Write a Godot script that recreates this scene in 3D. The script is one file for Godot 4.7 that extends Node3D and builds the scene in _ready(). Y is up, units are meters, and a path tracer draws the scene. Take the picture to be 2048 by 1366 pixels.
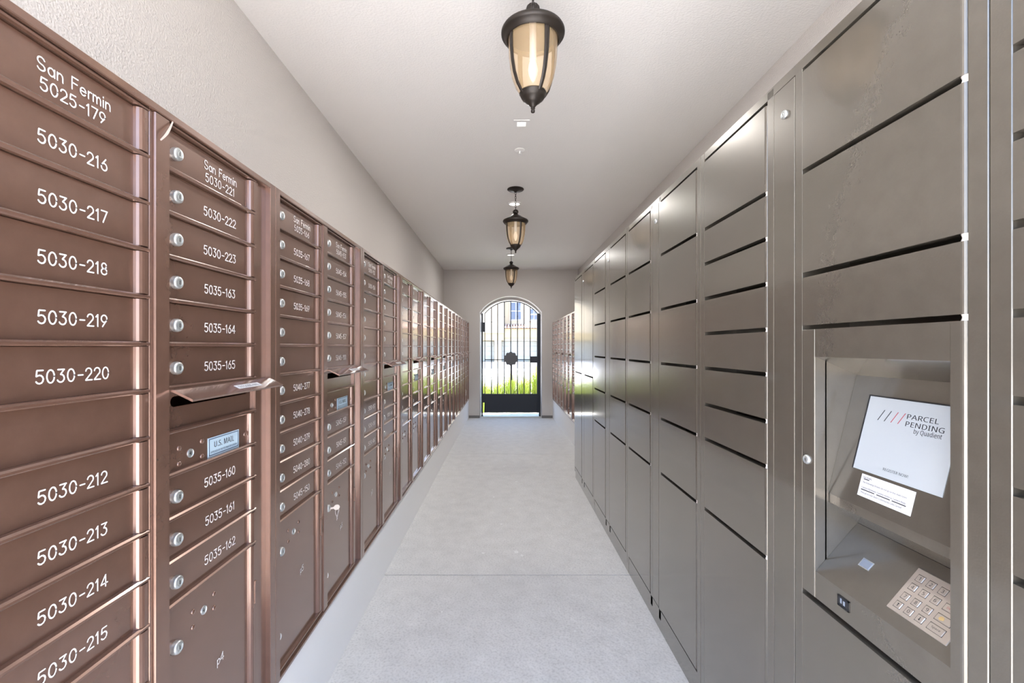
extends Node3D
# A mail passage: mailbox units along one wall, parcel lockers along the other, an iron gate at the end.
# Camera height and floor: y = 0 is the passage floor under the camera; depth d runs along -z.

const CAM_H := 1.281
const FOCAL := 910.0          # pixels in a 2048 x 1366 frame
const VP := Vector2(1008, 694)
const MAIL_X := 0.669         # mailbox faces: distance of the plane from the camera axis
const LOCK_X := 0.70          # locker faces
const WALL_L := -1.147
const WALL_R := 1.405
const CEIL := 2.753
const END_D := 8.66
const UNIT_W := 0.814
const ROW := 0.0889
const BOX_H := 1.461
const BOX_Y := 0.288

var M := {}
var cache := {}
var taken := {}
var rng := RandomNumberGenerator.new()

# ---------------------------------------------------------------- mesh helpers
func tri(st: SurfaceTool, a: Vector3, b: Vector3, c: Vector3, na: Vector3, nb: Vector3, nc: Vector3) -> void:
	var f := (a - c).cross(a - b)
	if f.length_squared() < 1e-18:
		return
	if f.dot(na + nb + nc) < 0.0:
		st.set_normal(na); st.add_vertex(a)
		st.set_normal(nc); st.add_vertex(c)
		st.set_normal(nb); st.add_vertex(b)
	else:
		st.set_normal(na); st.add_vertex(a)
		st.set_normal(nb); st.add_vertex(b)
		st.set_normal(nc); st.add_vertex(c)

func quad(st: SurfaceTool, a: Vector3, b: Vector3, c: Vector3, d: Vector3, n: Vector3) -> void:
	tri(st, a, b, c, n, n, n)
	tri(st, a, c, d, n, n, n)

func quad4(st: SurfaceTool, a: Vector3, b: Vector3, c: Vector3, d: Vector3, na: Vector3, nb: Vector3, nc: Vector3, nd: Vector3) -> void:
	tri(st, a, b, c, na, nb, nc)
	tri(st, a, c, d, na, nc, nd)

func new_st() -> SurfaceTool:
	var st := SurfaceTool.new()
	st.begin(Mesh.PRIMITIVE_TRIANGLES)
	return st

func box(st: SurfaceTool, a: Vector3, b: Vector3) -> void:
	var p := func(i: int, j: int, k: int) -> Vector3: return Vector3(b.x if i else a.x, b.y if j else a.y, b.z if k else a.z)
	quad(st, p.call(0, 0, 0), p.call(0, 1, 0), p.call(0, 1, 1), p.call(0, 0, 1), Vector3.LEFT)
	quad(st, p.call(1, 0, 0), p.call(1, 1, 0), p.call(1, 1, 1), p.call(1, 0, 1), Vector3.RIGHT)
	quad(st, p.call(0, 0, 0), p.call(1, 0, 0), p.call(1, 0, 1), p.call(0, 0, 1), Vector3.DOWN)
	quad(st, p.call(0, 1, 0), p.call(1, 1, 0), p.call(1, 1, 1), p.call(0, 1, 1), Vector3.UP)
	quad(st, p.call(0, 0, 0), p.call(1, 0, 0), p.call(1, 1, 0), p.call(0, 1, 0), Vector3.FORWARD)
	quad(st, p.call(0, 0, 1), p.call(1, 0, 1), p.call(1, 1, 1), p.call(0, 1, 1), Vector3.BACK)

# box with chamfered edges
func cbox(st: SurfaceTool, a: Vector3, b: Vector3, c: float) -> void:
	var mid := (a + b) / 2.0
	var h := (b - a) / 2.0
	var axes := [Vector3(1, 0, 0), Vector3(0, 1, 0), Vector3(0, 0, 1)]
	for i in 3:
		var j := (i + 1) % 3
		var k := (i + 2) % 3
		for s in [-1.0, 1.0]:
			var n: Vector3 = axes[i] * s
			var o: Vector3 = mid + n * h[i]
			var u: Vector3 = axes[j] * (h[j] - c)
			var v: Vector3 = axes[k] * (h[k] - c)
			quad(st, o - u - v, o + u - v, o + u + v, o - u + v, n)
			for t in [-1.0, 1.0]:        # edge along axis k between faces i and j
				var n2: Vector3 = axes[j] * t
				var e1: Vector3 = mid + n * h[i] + n2 * (h[j] - c)
				var e2: Vector3 = mid + n * (h[i] - c) + n2 * h[j]
				quad(st, e1 - v, e1 + v, e2 + v, e2 - v, (n + n2).normalized())
	for sx in [-1.0, 1.0]:
		for sy in [-1.0, 1.0]:
			for sz in [-1.0, 1.0]:
				var s := Vector3(sx, sy, sz)
				var n := s.normalized()
				tri(st, mid + s * Vector3(h.x, h.y - c, h.z - c), mid + s * Vector3(h.x - c, h.y, h.z - c), mid + s * Vector3(h.x - c, h.y - c, h.z), n, n, n)

# polygon in a plane, extruded: axis 0 -> (t, p.y, p.x) ; axis 1 -> (p.x, t, p.y) ; axis 2 -> (p.x, p.y, t)
func on_axis(p: Vector2, t: float, axis: int) -> Vector3:
	return Vector3(t, p.y, p.x) if axis == 0 else Vector3(p.x, t, p.y) if axis == 1 else Vector3(p.x, p.y, t)

func prism(st: SurfaceTool, poly: PackedVector2Array, axis: int, t0: float, t1: float, caps := true) -> void:
	if Geometry2D.is_polygon_clockwise(poly):
		poly = poly.duplicate()
		poly.reverse()
	var e := Vector3.ZERO
	e[axis] = 1.0
	for i in poly.size():
		var a := poly[i]
		var b := poly[(i + 1) % poly.size()]
		var t := (b - a)
		var n2 := Vector2(t.y, -t.x).normalized()
		var n := on_axis(n2, 0.0, axis)
		quad(st, on_axis(a, t0, axis), on_axis(b, t0, axis), on_axis(b, t1, axis), on_axis(a, t1, axis), n)
	if caps:
		var ix := Geometry2D.triangulate_polygon(poly)
		for i in range(0, ix.size(), 3):
			tri(st, on_axis(poly[ix[i]], t0, axis), on_axis(poly[ix[i + 1]], t0, axis), on_axis(poly[ix[i + 2]], t0, axis), -e, -e, -e)
			tri(st, on_axis(poly[ix[i]], t1, axis), on_axis(poly[ix[i + 1]], t1, axis), on_axis(poly[ix[i + 2]], t1, axis), e, e, e)

# turned profile of (radius, height), around the y axis
func lathe(st: SurfaceTool, prof: Array, segs: int, x := Transform3D()) -> void:
	var ns := []
	for i in prof.size() - 1:
		var t: Vector2 = prof[i + 1] - prof[i]
		ns.append(Vector2(-t.y, t.x).normalized() if t.length() > 1e-9 else Vector2(1, 0))
	var sgn := 0.0
	for i in prof.size() - 1:
		sgn += (ns[i] as Vector2).x * absf(prof[i + 1].y - prof[i].y)
	var flip := -1.0 if sgn < 0.0 else 1.0
	for i in prof.size() - 1:
		var n0: Vector2 = ns[i]
		var n1: Vector2 = ns[i]
		if i > 0 and n0.dot(ns[i - 1]) > 0.6:
			n0 = (n0 + ns[i - 1]).normalized()
		if i < ns.size() - 1 and n1.dot(ns[i + 1]) > 0.6:
			n1 = (n1 + ns[i + 1]).normalized()
		n0 *= flip
		n1 *= flip
		var a: Vector2 = prof[i]
		var b: Vector2 = prof[i + 1]
		for s in segs:
			var c0 := Vector2.from_angle(TAU * s / segs)
			var c1 := Vector2.from_angle(TAU * (s + 1) / segs)
			var f := func(p: Vector2, c: Vector2) -> Vector3: return x * Vector3(p.x * c.x, p.y, p.x * c.y)
			var g := func(p: Vector2, c: Vector2) -> Vector3: return (x.basis * Vector3(p.x * c.x, p.y, p.x * c.y)).normalized()
			quad4(st, f.call(a, c0), f.call(a, c1), f.call(b, c1), f.call(b, c0), g.call(n0, c0), g.call(n0, c1), g.call(n1, c1), g.call(n1, c0))

func tube(st: SurfaceTool, pts: Array, r: float, segs := 8, closed := false, squash := 1.0) -> void:
	var n := pts.size()
	var rings := []
	var up := Vector3.UP
	for i in n:
		var prev: Vector3 = pts[(i - 1 + n) % n] if closed or i > 0 else pts[i]
		var next: Vector3 = pts[(i + 1) % n] if closed or i < n - 1 else pts[i]
		var t := (next - prev).normalized()
		if i == 0:
			up = Vector3.UP if absf(t.y) < 0.9 else Vector3.RIGHT
		var side := t.cross(up).normalized()
		up = side.cross(t).normalized()
		var ring := []
		for s in segs:
			var a := TAU * s / segs
			var dir := side * cos(a) + up * sin(a) * squash
			ring.append([pts[i] + dir * r, (side * cos(a) * squash + up * sin(a)).normalized()])
		rings.append(ring)
	for i in (n if closed else n - 1):
		var A: Array = rings[i]
		var B: Array = rings[(i + 1) % n]
		for s in segs:
			var s2 := (s + 1) % segs
			quad4(st, A[s][0], A[s2][0], B[s2][0], B[s][0], A[s][1], A[s2][1], B[s2][1], B[s][1])
	if not closed:
		for e in [0, n - 1]:
			var d: Vector3 = ((pts[0] - pts[1]) if e == 0 else (pts[n - 1] - pts[n - 2]))
			d = d.normalized()
			for s in segs:
				tri(st, pts[e], rings[e][s][0], rings[e][(s + 1) % segs][0], d, d, d)

func commit(parts: Array) -> ArrayMesh:      # [[SurfaceTool, Material], ...]
	var m := ArrayMesh.new()
	for p in parts:
		p[0].commit(m)
		m.surface_set_material(m.get_surface_count() - 1, p[1])
	return m

func put(called: String, mesh: Mesh, parent: Node, at := Vector3.ZERO, rot := Vector3.ZERO) -> MeshInstance3D:
	var o := MeshInstance3D.new()
	o.name = called
	o.mesh = mesh
	o.position = at
	o.rotation = rot
	o.cast_shadow = GeometryInstance3D.SHADOW_CASTING_SETTING_ON
	parent.add_child(o, true)
	return o

func made(called: String, st: SurfaceTool, m: Material, parent: Node, at := Vector3.ZERO, rot := Vector3.ZERO) -> MeshInstance3D:
	return put(called, commit([[st, m]]), parent, at, rot)

func numbered(called: String) -> String:
	var n: int = taken.get(called, 0)
	taken[called] = n + 1
	return called if n == 0 else "%s_%03d" % [called, n]

func tag(o: Node, label: String, category: String, group := "") -> void:
	o.set_meta("label", label)
	o.set_meta("category", category)
	if group:
		o.set_meta("group", group)

func thing(called: String, label: String, category: String, at: Vector3, turn := 0.0, group := "") -> Node3D:
	var o := Node3D.new()
	o.name = numbered(called)
	add_child(o)
	o.position = at
	o.rotation.y = turn
	tag(o, label, category, group)
	return o

func structure(called: String, st: SurfaceTool, m: Material) -> MeshInstance3D:
	var o := made(called, st, m, self)
	o.set_meta("kind", "structure")
	return o

# ---------------------------------------------------------------- lettering
var glyphs := {}

func arc(cx: float, cy: float, rx: float, ry: float, a0: float, a1: float, n := 8) -> Array:
	var out := []
	for i in n + 1:
		var a := deg_to_rad(lerpf(a0, a1, float(i) / n))
		out.append(Vector2(cx + rx * cos(a), cy + ry * sin(a)))
	return out

func v(a: Array) -> Array:
	var out := []
	for i in range(0, a.size(), 2):
		out.append(Vector2(a[i], a[i + 1]))
	return out

func make_glyphs() -> void:          # engraved single-stroke characters: [advance, strokes]
	glyphs = {
		"0": [.84, [arc(.31, .5, .29, .5, 0, 360, 18)]],
		"1": [.52, [v([.02, .8, .2, 1, .2, 0])]],
		"2": [.80, [arc(.29, .71, .27, .29, 170, -35, 9) + v([.02, 0, .6, 0])]],
		"3": [.82, [v([.04, 1, .55, 1, .26, .62]) + arc(.27, .31, .29, .31, 90, -155, 9)]],
		"4": [.84, [v([.46, 0, .46, 1, .0, .28, .64, .28])]],
		"5": [.82, [v([.54, 1, .1, 1, .05, .56]) + arc(.28, .32, .29, .32, 125, -150, 9)]],
		"6": [.82, [v([.46, 1]) + arc(.3, .31, .28, .31, 160, 520, 14)]],
		"7": [.78, [v([.0, 1, .58, 1, .18, 0])]],
		"8": [.82, [arc(.3, .75, .23, .25, 0, 360, 12), arc(.3, .26, .28, .26, 0, 360, 12)]],
		"9": [.82, [v([.14, 0]) + arc(.3, .69, .28, .31, -20, 340, 14)]],
		"-": [.74, [v([.08, .46, .5, .46])]],
		" ": [.55, []],
		"S": [.82, [arc(.31, .74, .27, .26, 20, 270, 8) + arc(.31, .24, .29, .24, 90, -160, 8)]],
		"a": [.70, [arc(.27, .31, .25, .31, 0, 360, 12), v([.52, .62, .52, 0])]],
		"n": [.66, [v([.04, .62, .04, 0]), arc(.26, .36, .22, .26, 180, 0, 6) + v([.48, 0])]],
		"F": [.74, [v([.04, 0, .04, 1, .56, 1]), v([.04, .54, .48, .54])]],
		"e": [.72, [v([.03, .33, .53, .33]) + arc(.28, .31, .25, .31, 5, 320, 12)]],
		"r": [.44, [v([.04, .62, .04, 0]), arc(.24, .36, .2, .26, 180, 65, 4)]],
		"m": [.96, [v([.04, .62, .04, 0]), arc(.22, .38, .18, .24, 180, 0, 5) + v([.4, 0]), arc(.58, .38, .18, .24, 180, 0, 5) + v([.76, 0])]],
		"i": [.26, [v([.06, .62, .06, 0]), v([.06, .84, .06, .9])]],
		"p": [.68, [v([.04, .62, .04, -.32]), arc(.3, .31, .25, .31, 0, 360, 12)]],
	}

func engraved(text: String, h: float, stroke := 0.125) -> ArrayMesh:      # centred flat lettering in the xy plane
	var key := "txt%s|%s|%s" % [text, h, stroke]
	if cache.has(key):
		return cache[key]
	var width := 0.0
	for ch in text:
		width += glyphs[ch][0]
	width -= 0.2
	var st := new_st()
	var x := -width / 2.0
	var n := Vector3.BACK
	for ch in text:
		for line in glyphs[ch][1]:
			for i in line.size():
				var p: Vector2 = line[i] + Vector2(x, -0.5)
				var lift: float = .0001 * (i % 2)            # neighbouring pieces lie on slightly different levels, so none coincide
				var c := Vector3(p.x * h, p.y * h, .0002 + lift)
				for s in 8:
					var a := Vector2.from_angle(TAU * s / 8) * stroke / 2 * h
					var b := Vector2.from_angle(TAU * (s + 1) / 8) * stroke / 2 * h
					tri(st, c, c + Vector3(a.x, a.y, 0), c + Vector3(b.x, b.y, 0), n, n, n)
				if i > 0:
					var q: Vector2 = line[i - 1] + Vector2(x, -0.5)
					var t := (p - q).normalized().orthogonal() * stroke / 2
					var up := Vector3(0, 0, lift)
					quad(st, Vector3(p.x + t.x, p.y + t.y, 0) * h + up, Vector3(p.x - t.x, p.y - t.y, 0) * h + up, Vector3(q.x - t.x, q.y - t.y, 0) * h + up, Vector3(q.x + t.x, q.y + t.y, 0) * h + up, n)
		x += glyphs[ch][0]
	cache[key] = commit([[st, M.paint]])
	return cache[key]

# printed lettering of a given cap height (or fitted to a width), centred on its own box
func printed(called: String, text: String, width: float, height: float, m: Material, parent: Node, at: Vector3, rot := Vector3.ZERO, serif := false) -> MeshInstance3D:
	var t := TextMesh.new()
	var f := SystemFont.new()
	f.font_names = PackedStringArray(["Droid Serif" if serif else "Droid Sans"])
	t.font = f
	t.font_size = 48
	t.pixel_size = 0.01
	t.depth = 0.004
	t.curve_step = 2.0
	t.text = text
	t.material = m
	var box_ := t.get_aabb()
	var o := put(called, t, parent, at, rot)
	var sx := width / box_.size.x if width > 0 else height / box_.size.y
	var sy := height / box_.size.y if height > 0 else sx
	o.scale = Vector3(sx, sy, minf(sx, sy))
	var c := box_.get_center()
	o.position = at - Basis.from_euler(rot) * Vector3(c.x * sx, c.y * sy, 0)
	return o

# ---------------------------------------------------------------- materials
func noise_tex(size: int, freq: float, as_normal := false, bump := 4.0, octaves := 4, seed_ := 1, ramp: Array = [], kind := FastNoiseLite.TYPE_SIMPLEX_SMOOTH) -> NoiseTexture2D:
	var n := FastNoiseLite.new()
	n.noise_type = kind
	n.seed = seed_
	n.frequency = freq
	n.fractal_octaves = octaves
	var t := NoiseTexture2D.new()
	t.width = size
	t.height = size
	t.seamless = true
	t.noise = n
	t.as_normal_map = as_normal
	t.bump_strength = bump
	if ramp:
		var g := Gradient.new()
		g.offsets = PackedFloat32Array(ramp[0])
		g.colors = PackedColorArray(ramp[1])
		t.color_ramp = g
	return t

func mat(called: String, c: Color, rough: float, metal := 0.0, spec := 0.5) -> StandardMaterial3D:
	var m := StandardMaterial3D.new()
	m.resource_name = called
	m.albedo_color = c
	m.roughness = rough
	m.metallic = metal
	m.metallic_specular = spec
	M[called] = m
	return m

func triplanar(m: StandardMaterial3D, scale: float) -> void:
	m.uv1_triplanar = true
	m.uv1_world_triplanar = true
	m.uv1_scale = Vector3.ONE * scale

func make_materials() -> void:
	var m: StandardMaterial3D
	# walls and ceiling: painted sand-finish stucco
	m = mat("stucco", Color8(203, 197, 191), 0.9)
	m.normal_enabled = true
	m.normal_texture = noise_tex(512, 0.06, true, 6.0, 4, 3)
	m.normal_scale = 0.55
	triplanar(m, 3.2)
	m = mat("ceiling_paint", Color8(238, 235, 231), 0.88)
	m.normal_enabled = true
	m.normal_texture = noise_tex(512, 0.05, true, 5.0, 3, 8)
	m.normal_scale = 0.24
	triplanar(m, 2.6)
	mat("base_paint", Color8(244, 243, 242), 0.85)
	# trowelled concrete with mottling
	m = mat("concrete", Color.WHITE, 0.62)
	m.albedo_texture = noise_tex(1024, 0.011, false, 1.0, 6, 21, [[0.0, 0.28, 0.5, 0.72, 1.0], [Color8(203, 201, 198), Color8(208, 206, 203), Color8(211, 209, 206), Color8(213, 211, 208), Color8(219, 217, 214)]])
	m.normal_enabled = true
	m.normal_texture = noise_tex(512, 0.09, true, 3.0, 4, 22)
	m.normal_scale = 0.18
	m.detail_enabled = true
	m.detail_blend_mode = BaseMaterial3D.BLEND_MODE_MUL
	m.detail_uv_layer = BaseMaterial3D.DETAIL_UV_1
	m.detail_albedo = noise_tex(1024, 0.12, false, 1.0, 3, 25, [[0.0, 0.35, 0.6, 1.0], [Color8(216, 216, 216), Color8(244, 244, 244), Color8(252, 252, 252), Color8(255, 255, 255)]])
	triplanar(m, 0.6)
	mat("chalk", Color8(222, 221, 219), 0.8)
	mat("joint", Color8(120, 118, 116), 0.9)
	# bronze powder coat of the mailboxes
	m = mat("bronze", Color.WHITE, 0.27, 0.5, 0.6)
	m.albedo_texture = noise_tex(512, 0.02, false, 1.0, 5, 31, [[0.0, 0.5, 1.0], [Color8(126, 95, 80), Color8(130, 98, 83), Color8(134, 102, 87)]])
	m.roughness_texture = noise_tex(512, 0.03, false, 1.0, 4, 33, [[0.0, 1.0], [Color(0.95, 0.95, 0.95), Color(1, 1, 1)]])
	m.clearcoat_enabled = true
	m.clearcoat = 1.0
	m.clearcoat_roughness = 0.1
	triplanar(m, 1.7)
	# taupe textured powder coat of the lockers
	m = mat("taupe", Color.WHITE, 0.27, 0.5, 0.6)
	m.albedo_texture = noise_tex(512, 0.015, false, 1.0, 5, 41, [[0.0, 0.5, 1.0], [Color8(112, 105, 94), Color8(115, 108, 97), Color8(118, 111, 100)]])
	m.normal_enabled = true
	m.normal_texture = noise_tex(512, 0.2, true, 2.0, 2, 43)
	m.normal_scale = 0.05
	m.clearcoat_enabled = true
	m.clearcoat = 1.0
	m.clearcoat_roughness = 0.1
	triplanar(m, 2.2)
	mat("scanner_glass", Color8(44, 44, 48), 0.08)
	mat("lock_metal", Color8(206, 208, 206), 0.3, 0.75)
	mat("lock_slot", Color8(40, 40, 40), 0.6)
	mat("paint", Color8(240, 236, 232), 0.6)
	mat("film", Color8(232, 208, 192), 0.45)
	mat("nickel", Color8(206, 196, 188), 0.35, 0.6)
	mat("nylon", Color8(222, 216, 208), 0.5)
	mat("label_blue", Color8(190, 212, 226), 0.5)
	mat("label_ink", Color8(28, 52, 84), 0.6)
	mat("black_ink", Color8(26, 26, 30), 0.6)
	mat("red_ink", Color8(178, 74, 80), 0.6)
	mat("paper", Color8(222, 220, 220), 0.7)
	mat("display_white", Color8(188, 193, 196), 0.25)
	mat("bezel", Color8(30, 30, 32), 0.4)
	m = mat("steel", Color8(196, 184, 172), 0.34, 0.6)
	m.roughness_texture = noise_tex(256, 0.05, false, 1.0, 4, 51, [[0.0, 1.0], [Color(0.9, 0.9, 0.9), Color(1, 1, 1)]])
	triplanar(m, 6.0)
	mat("sensor", Color8(150, 158, 172), 0.15, 0.2)
	mat("yellow_wear", Color8(206, 176, 120), 0.6)
	# lanterns
	m = mat("lantern_bronze", Color8(46, 41, 37), 0.42, 0.4)
	m.albedo_texture = noise_tex(256, 0.06, false, 1.0, 4, 61, [[0.0, 0.6, 0.8, 1.0], [Color8(255, 255, 255), Color8(255, 250, 245), Color8(255, 240, 220), Color8(255, 245, 230)]])
	triplanar(m, 4.0)
	m = mat("amber_glass", Color(0.78, 0.67, 0.52, 0.42), 0.3)
	m.transparency = BaseMaterial3D.TRANSPARENCY_ALPHA
	m = mat("bulb_glow", Color8(255, 244, 226), 0.3)
	m.emission_enabled = true
	m.emission = Color8(255, 236, 205)
	m.emission_energy_multiplier = 0.12
	m = mat("light_lens", Color8(255, 255, 252), 0.3)
	m.emission_enabled = true
	m.emission = Color8(255, 252, 244)
	m.emission_energy_multiplier = 0.5
	mat("white_plastic", Color8(236, 234, 230), 0.5)
	# gate and outdoors
	mat("gate_iron", Color8(34, 38, 46), 0.45, 0.2)
	mat("medallion_iron", Color8(96, 96, 98), 0.55, 0.2)
	m = mat("paving", Color.WHITE, 0.8)
	m.albedo_texture = noise_tex(512, 0.02, false, 1.0, 5, 71, [[0.0, 1.0], [Color8(206, 206, 208), Color8(220, 219, 219)]])
	triplanar(m, 0.3)
	m = mat("entry_paving_stone", Color.WHITE, 0.8)
	m.albedo_texture = noise_tex(512, 0.02, false, 1.0, 5, 71, [[0.0, 1.0], [Color8(212, 209, 206), Color8(224, 221, 218)]])
	triplanar(m, 0.3)
	m = mat("asphalt", Color.WHITE, 0.85)
	m.albedo_texture = noise_tex(512, 0.08, false, 1.0, 4, 73, [[0.0, 1.0], [Color8(120, 124, 134), Color8(146, 150, 158)]])
	triplanar(m, 0.4)
	m = mat("house_stucco", Color8(180, 167, 144), 0.9)
	mat("house_band", Color8(198, 174, 128), 0.9)
	mat("garage_paint", Color8(172, 174, 166), 0.7)
	mat("window_white", Color8(190, 190, 190), 0.6)
	mat("window_dark", Color8(88, 100, 120), 0.12)
	m = mat("roof_tile", Color8(140, 100, 86), 0.85)
	mat("roof_tile_pale", Color8(196, 176, 164), 0.85)
	m = mat("grass_blade", Color.WHITE, 0.6)
	m.vertex_color_use_as_albedo = true
	m.backlight_enabled = true
	m.backlight = Color(0.32, 0.36, 0.08)
	mat("soil", Color8(110, 96, 80), 0.95)

# ---------------------------------------------------------------- mailbox units
# local axes of a unit: x to the right as one faces it, y up, z out of the wall; origin at its lower corner
func row_top(i: float) -> float:            # height of divider line i (0 = above the first row)
	return BOX_H - 0.022 - i * ROW

func hinge_profile(w: float) -> PackedVector2Array:
	var p := PackedVector2Array([Vector2(0, -.019), Vector2(0, -.015), Vector2(w - .026, -.015)])
	for i in 5:
		var a := deg_to_rad(180.0 - 22.5 * i)
		p.append(Vector2(w - .012 + cos(a) * .012, -.015 + sin(a) * .012))
	p.append(Vector2(w - .004, -.003))
	p.append(Vector2(w - .003, -.006))
	p.append(Vector2(w, -.006))
	p.append(Vector2(w, -.019))
	return p

func mail_door_mesh() -> ArrayMesh:
	if not cache.has("mail_door"):
		var st := new_st()
		prism(st, hinge_profile(.324), 1, .0095, ROW - .0012)
		# rolled lip along the foot of the door
		prism(st, PackedVector2Array([Vector2(-.019, .0), Vector2(-.005, .0), Vector2(-.0025, .0022), Vector2(-.0025, .0058), Vector2(-.006, .0088), Vector2(-.019, .0095)]), 0, 0.0, .324)
		cache.mail_door = commit([[st, M.bronze]])
	return cache.mail_door

func parcel_door_mesh(h: float) -> ArrayMesh:
	var key := "parcel_door%s" % h
	if not cache.has(key):
		var st := new_st()
		prism(st, hinge_profile(.324), 1, .0095, h - .0012)
		prism(st, PackedVector2Array([Vector2(-.019, .0), Vector2(-.005, .0), Vector2(-.0025, .0022), Vector2(-.0025, .0058), Vector2(-.006, .0088), Vector2(-.019, .0095)]), 0, 0.0, .324)
		cache[key] = commit([[st, M.bronze]])
	return cache[key]

func lock_mesh() -> ArrayMesh:
	if not cache.has("lock"):
		var st := new_st()
		var x := Transform3D(Basis(Vector3.RIGHT, PI / 2), Vector3.ZERO)
		lathe(st, [Vector2(.0135, 0), Vector2(.0138, .006), Vector2(.0128, .0095), Vector2(.0105, .0115), Vector2(.0078, .0118), Vector2(.0074, .0104), Vector2(.0058, .0104), Vector2(.0055, .0112), Vector2(0, .0112)], 20, x)
		var s := new_st()
		box(s, Vector3(-.0011, -.0042, .0108), Vector3(.0011, .0042, .01145))
		cache.lock = commit([[st, M.lock_metal], [s, M.lock_slot]])
	return cache.lock

func rivet_mesh() -> ArrayMesh:
	if not cache.has("rivet"):
		var st := new_st()
		lathe(st, [Vector2(.0062, 0), Vector2(.0056, .0016), Vector2(.0036, .0028), Vector2(0, .0032)], 14, Transform3D(Basis(Vector3.RIGHT, PI / 2), Vector3.ZERO))
		cache.rivet = commit([[st, M.bronze]])
	return cache.rivet

func master_lock_mesh() -> ArrayMesh:
	if not cache.has("master_lock"):
		var st := new_st()
		var x := Transform3D(Basis(Vector3.RIGHT, PI / 2), Vector3.ZERO)
		lathe(st, [Vector2(.0098, 0), Vector2(.0094, .002), Vector2(.0078, .0026), Vector2(.0072, .0012), Vector2(0, .0012)], 18, x)
		var s := new_st()
		box(s, Vector3(-.001, -.0038, .001), Vector3(.001, .0038, .0016))
		box(s, Vector3(-.0038, -.0009, .001), Vector3(.001, .0009, .0016))
		cache.master_lock = commit([[st, M.lock_metal], [s, M.lock_slot]])
	return cache.master_lock

func mail_frame_mesh() -> ArrayMesh:
	if cache.has("mail_frame"):
		return cache.mail_frame
	var st := new_st()
	var W := UNIT_W
	var t := row_top(0)
	var b := row_top(16)
	# carcass behind the doors
	# (the outgoing compartment behind the slot plate is hollow)
	var p0 := Vector3(.404, row_top(7) + .012, -.30)
	var p1 := Vector3(.720, row_top(6) - .002, -.0192)
	box(st, Vector3(.004, .004, -.472), Vector3(W - .004, BOX_H - .004, p0.z))
	box(st, Vector3(.004, .004, p0.z), Vector3(W - .004, p0.y, p1.z))
	box(st, Vector3(.004, p1.y, p0.z), Vector3(W - .004, BOX_H - .004, p1.z))
	box(st, Vector3(.004, p0.y, p0.z), Vector3(p0.x, p1.y, p1.z))
	box(st, Vector3(p1.x, p0.y, p0.z), Vector3(W - .004, p1.y, p1.z))
	# outer trim ring
	cbox(st, Vector3(0.0004, 0, -.022), Vector3(.028, BOX_H, .004), .0016)
	cbox(st, Vector3(.785, 0, -.022), Vector3(W - .0004, BOX_H, .004), .0016)
	cbox(st, Vector3(.026, BOX_H - .015, -.022), Vector3(.787, BOX_H, .0038), .0016)
	cbox(st, Vector3(.026, 0, -.022), Vector3(.787, .011, .0038), .0016)
	# inner rails, each with a shallow groove towards the trim
	for x in [[.028, .352], [.400, .724]]:
		cbox(st, Vector3(x[0], t + .001, -.02), Vector3(x[1] + .001, BOX_H - .0165, -.003), .0012)
		cbox(st, Vector3(x[0], .0125, -.02), Vector3(x[1] + .001, b - .001, -.003), .0012)
	# middle post, stepped
	cbox(st, Vector3(.3525, .011, -.022), Vector3(.3600, BOX_H - .015, -.004), .0012)
	cbox(st, Vector3(.3605, .011, -.022), Vector3(.3995, BOX_H - .015, .001), .002)
	# hinge post beside the second column
	cbox(st, Vector3(.7245, .011, -.022), Vector3(.738, BOX_H - .015, -.006), .0012)
	cbox(st, Vector3(.7385, .011, -.022), Vector3(.7862, BOX_H - .015, -.010), .0012)
	cache.mail_frame = commit([[st, M.bronze]])
	return cache.mail_frame

func hood_mesh() -> ArrayMesh:
	if not cache.has("hood"):
		var st := new_st()
		# section (z, y): a flat fixing strip and a plate that leans out and down
		prism(st, PackedVector2Array([Vector2(-.016, .006), Vector2(-.002, .008), Vector2(.008, .0065), Vector2(.046, -.0125), Vector2(.044, -.0165), Vector2(.006, .002), Vector2(-.002, .003), Vector2(-.016, .001)]), 0, 0.0, .372)
		cache.hood = commit([[st, M.bronze]])
	return cache.hood

func slot_plate_mesh() -> ArrayMesh:
	if not cache.has("slot_plate"):
		var st := new_st()
		var w := .324
		# plate with a long round-ended opening: built of strips around it
		var y0 := .0095
		var y1 := ROW - .001
		var s0 := .052
		var s1 := .074
		box(st, Vector3(0, y0, -.019), Vector3(w, s0, -.014))
		box(st, Vector3(0, s1, -.019), Vector3(w, y1, -.014))
		for e in [[0.0, .020, 1.0], [w - .020, w, -1.0]]:
			var pts := PackedVector2Array()
			var r := (s1 - s0) / 2
			var edge: float = e[1] if e[2] > 0 else e[0]
			var far: float = e[0] if e[2] > 0 else e[1]
			pts.append(Vector2(far, s0)); pts.append(Vector2(edge + e[2] * r, s0))
			for i in range(1, 6):
				var a := PI * i / 6.0
				pts.append(Vector2(edge + e[2] * (r - sin(a) * r), s0 + r - cos(a) * r))
			pts.append(Vector2(edge + e[2] * r, s1)); pts.append(Vector2(far, s1))
			prism(st, pts, 2, -.019, -.014)
		prism(st, PackedVector2Array([Vector2(-.019, .0), Vector2(-.005, .0), Vector2(-.0025, .0022), Vector2(-.0025, .0058), Vector2(-.006, .0088), Vector2(-.019, .0095)]), 0, 0.0, w)
		cache.slot_plate = commit([[st, M.bronze]])
	return cache.slot_plate

func small_hinge_mesh() -> ArrayMesh:
	if not cache.has("small_hinge"):
		var st := new_st()
		cbox(st, Vector3(-.004, 0, -.014), Vector3(.004, .062, .0015), .0014)
		cache.small_hinge = commit([[st, M.bronze]])
	return cache.small_hinge

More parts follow.
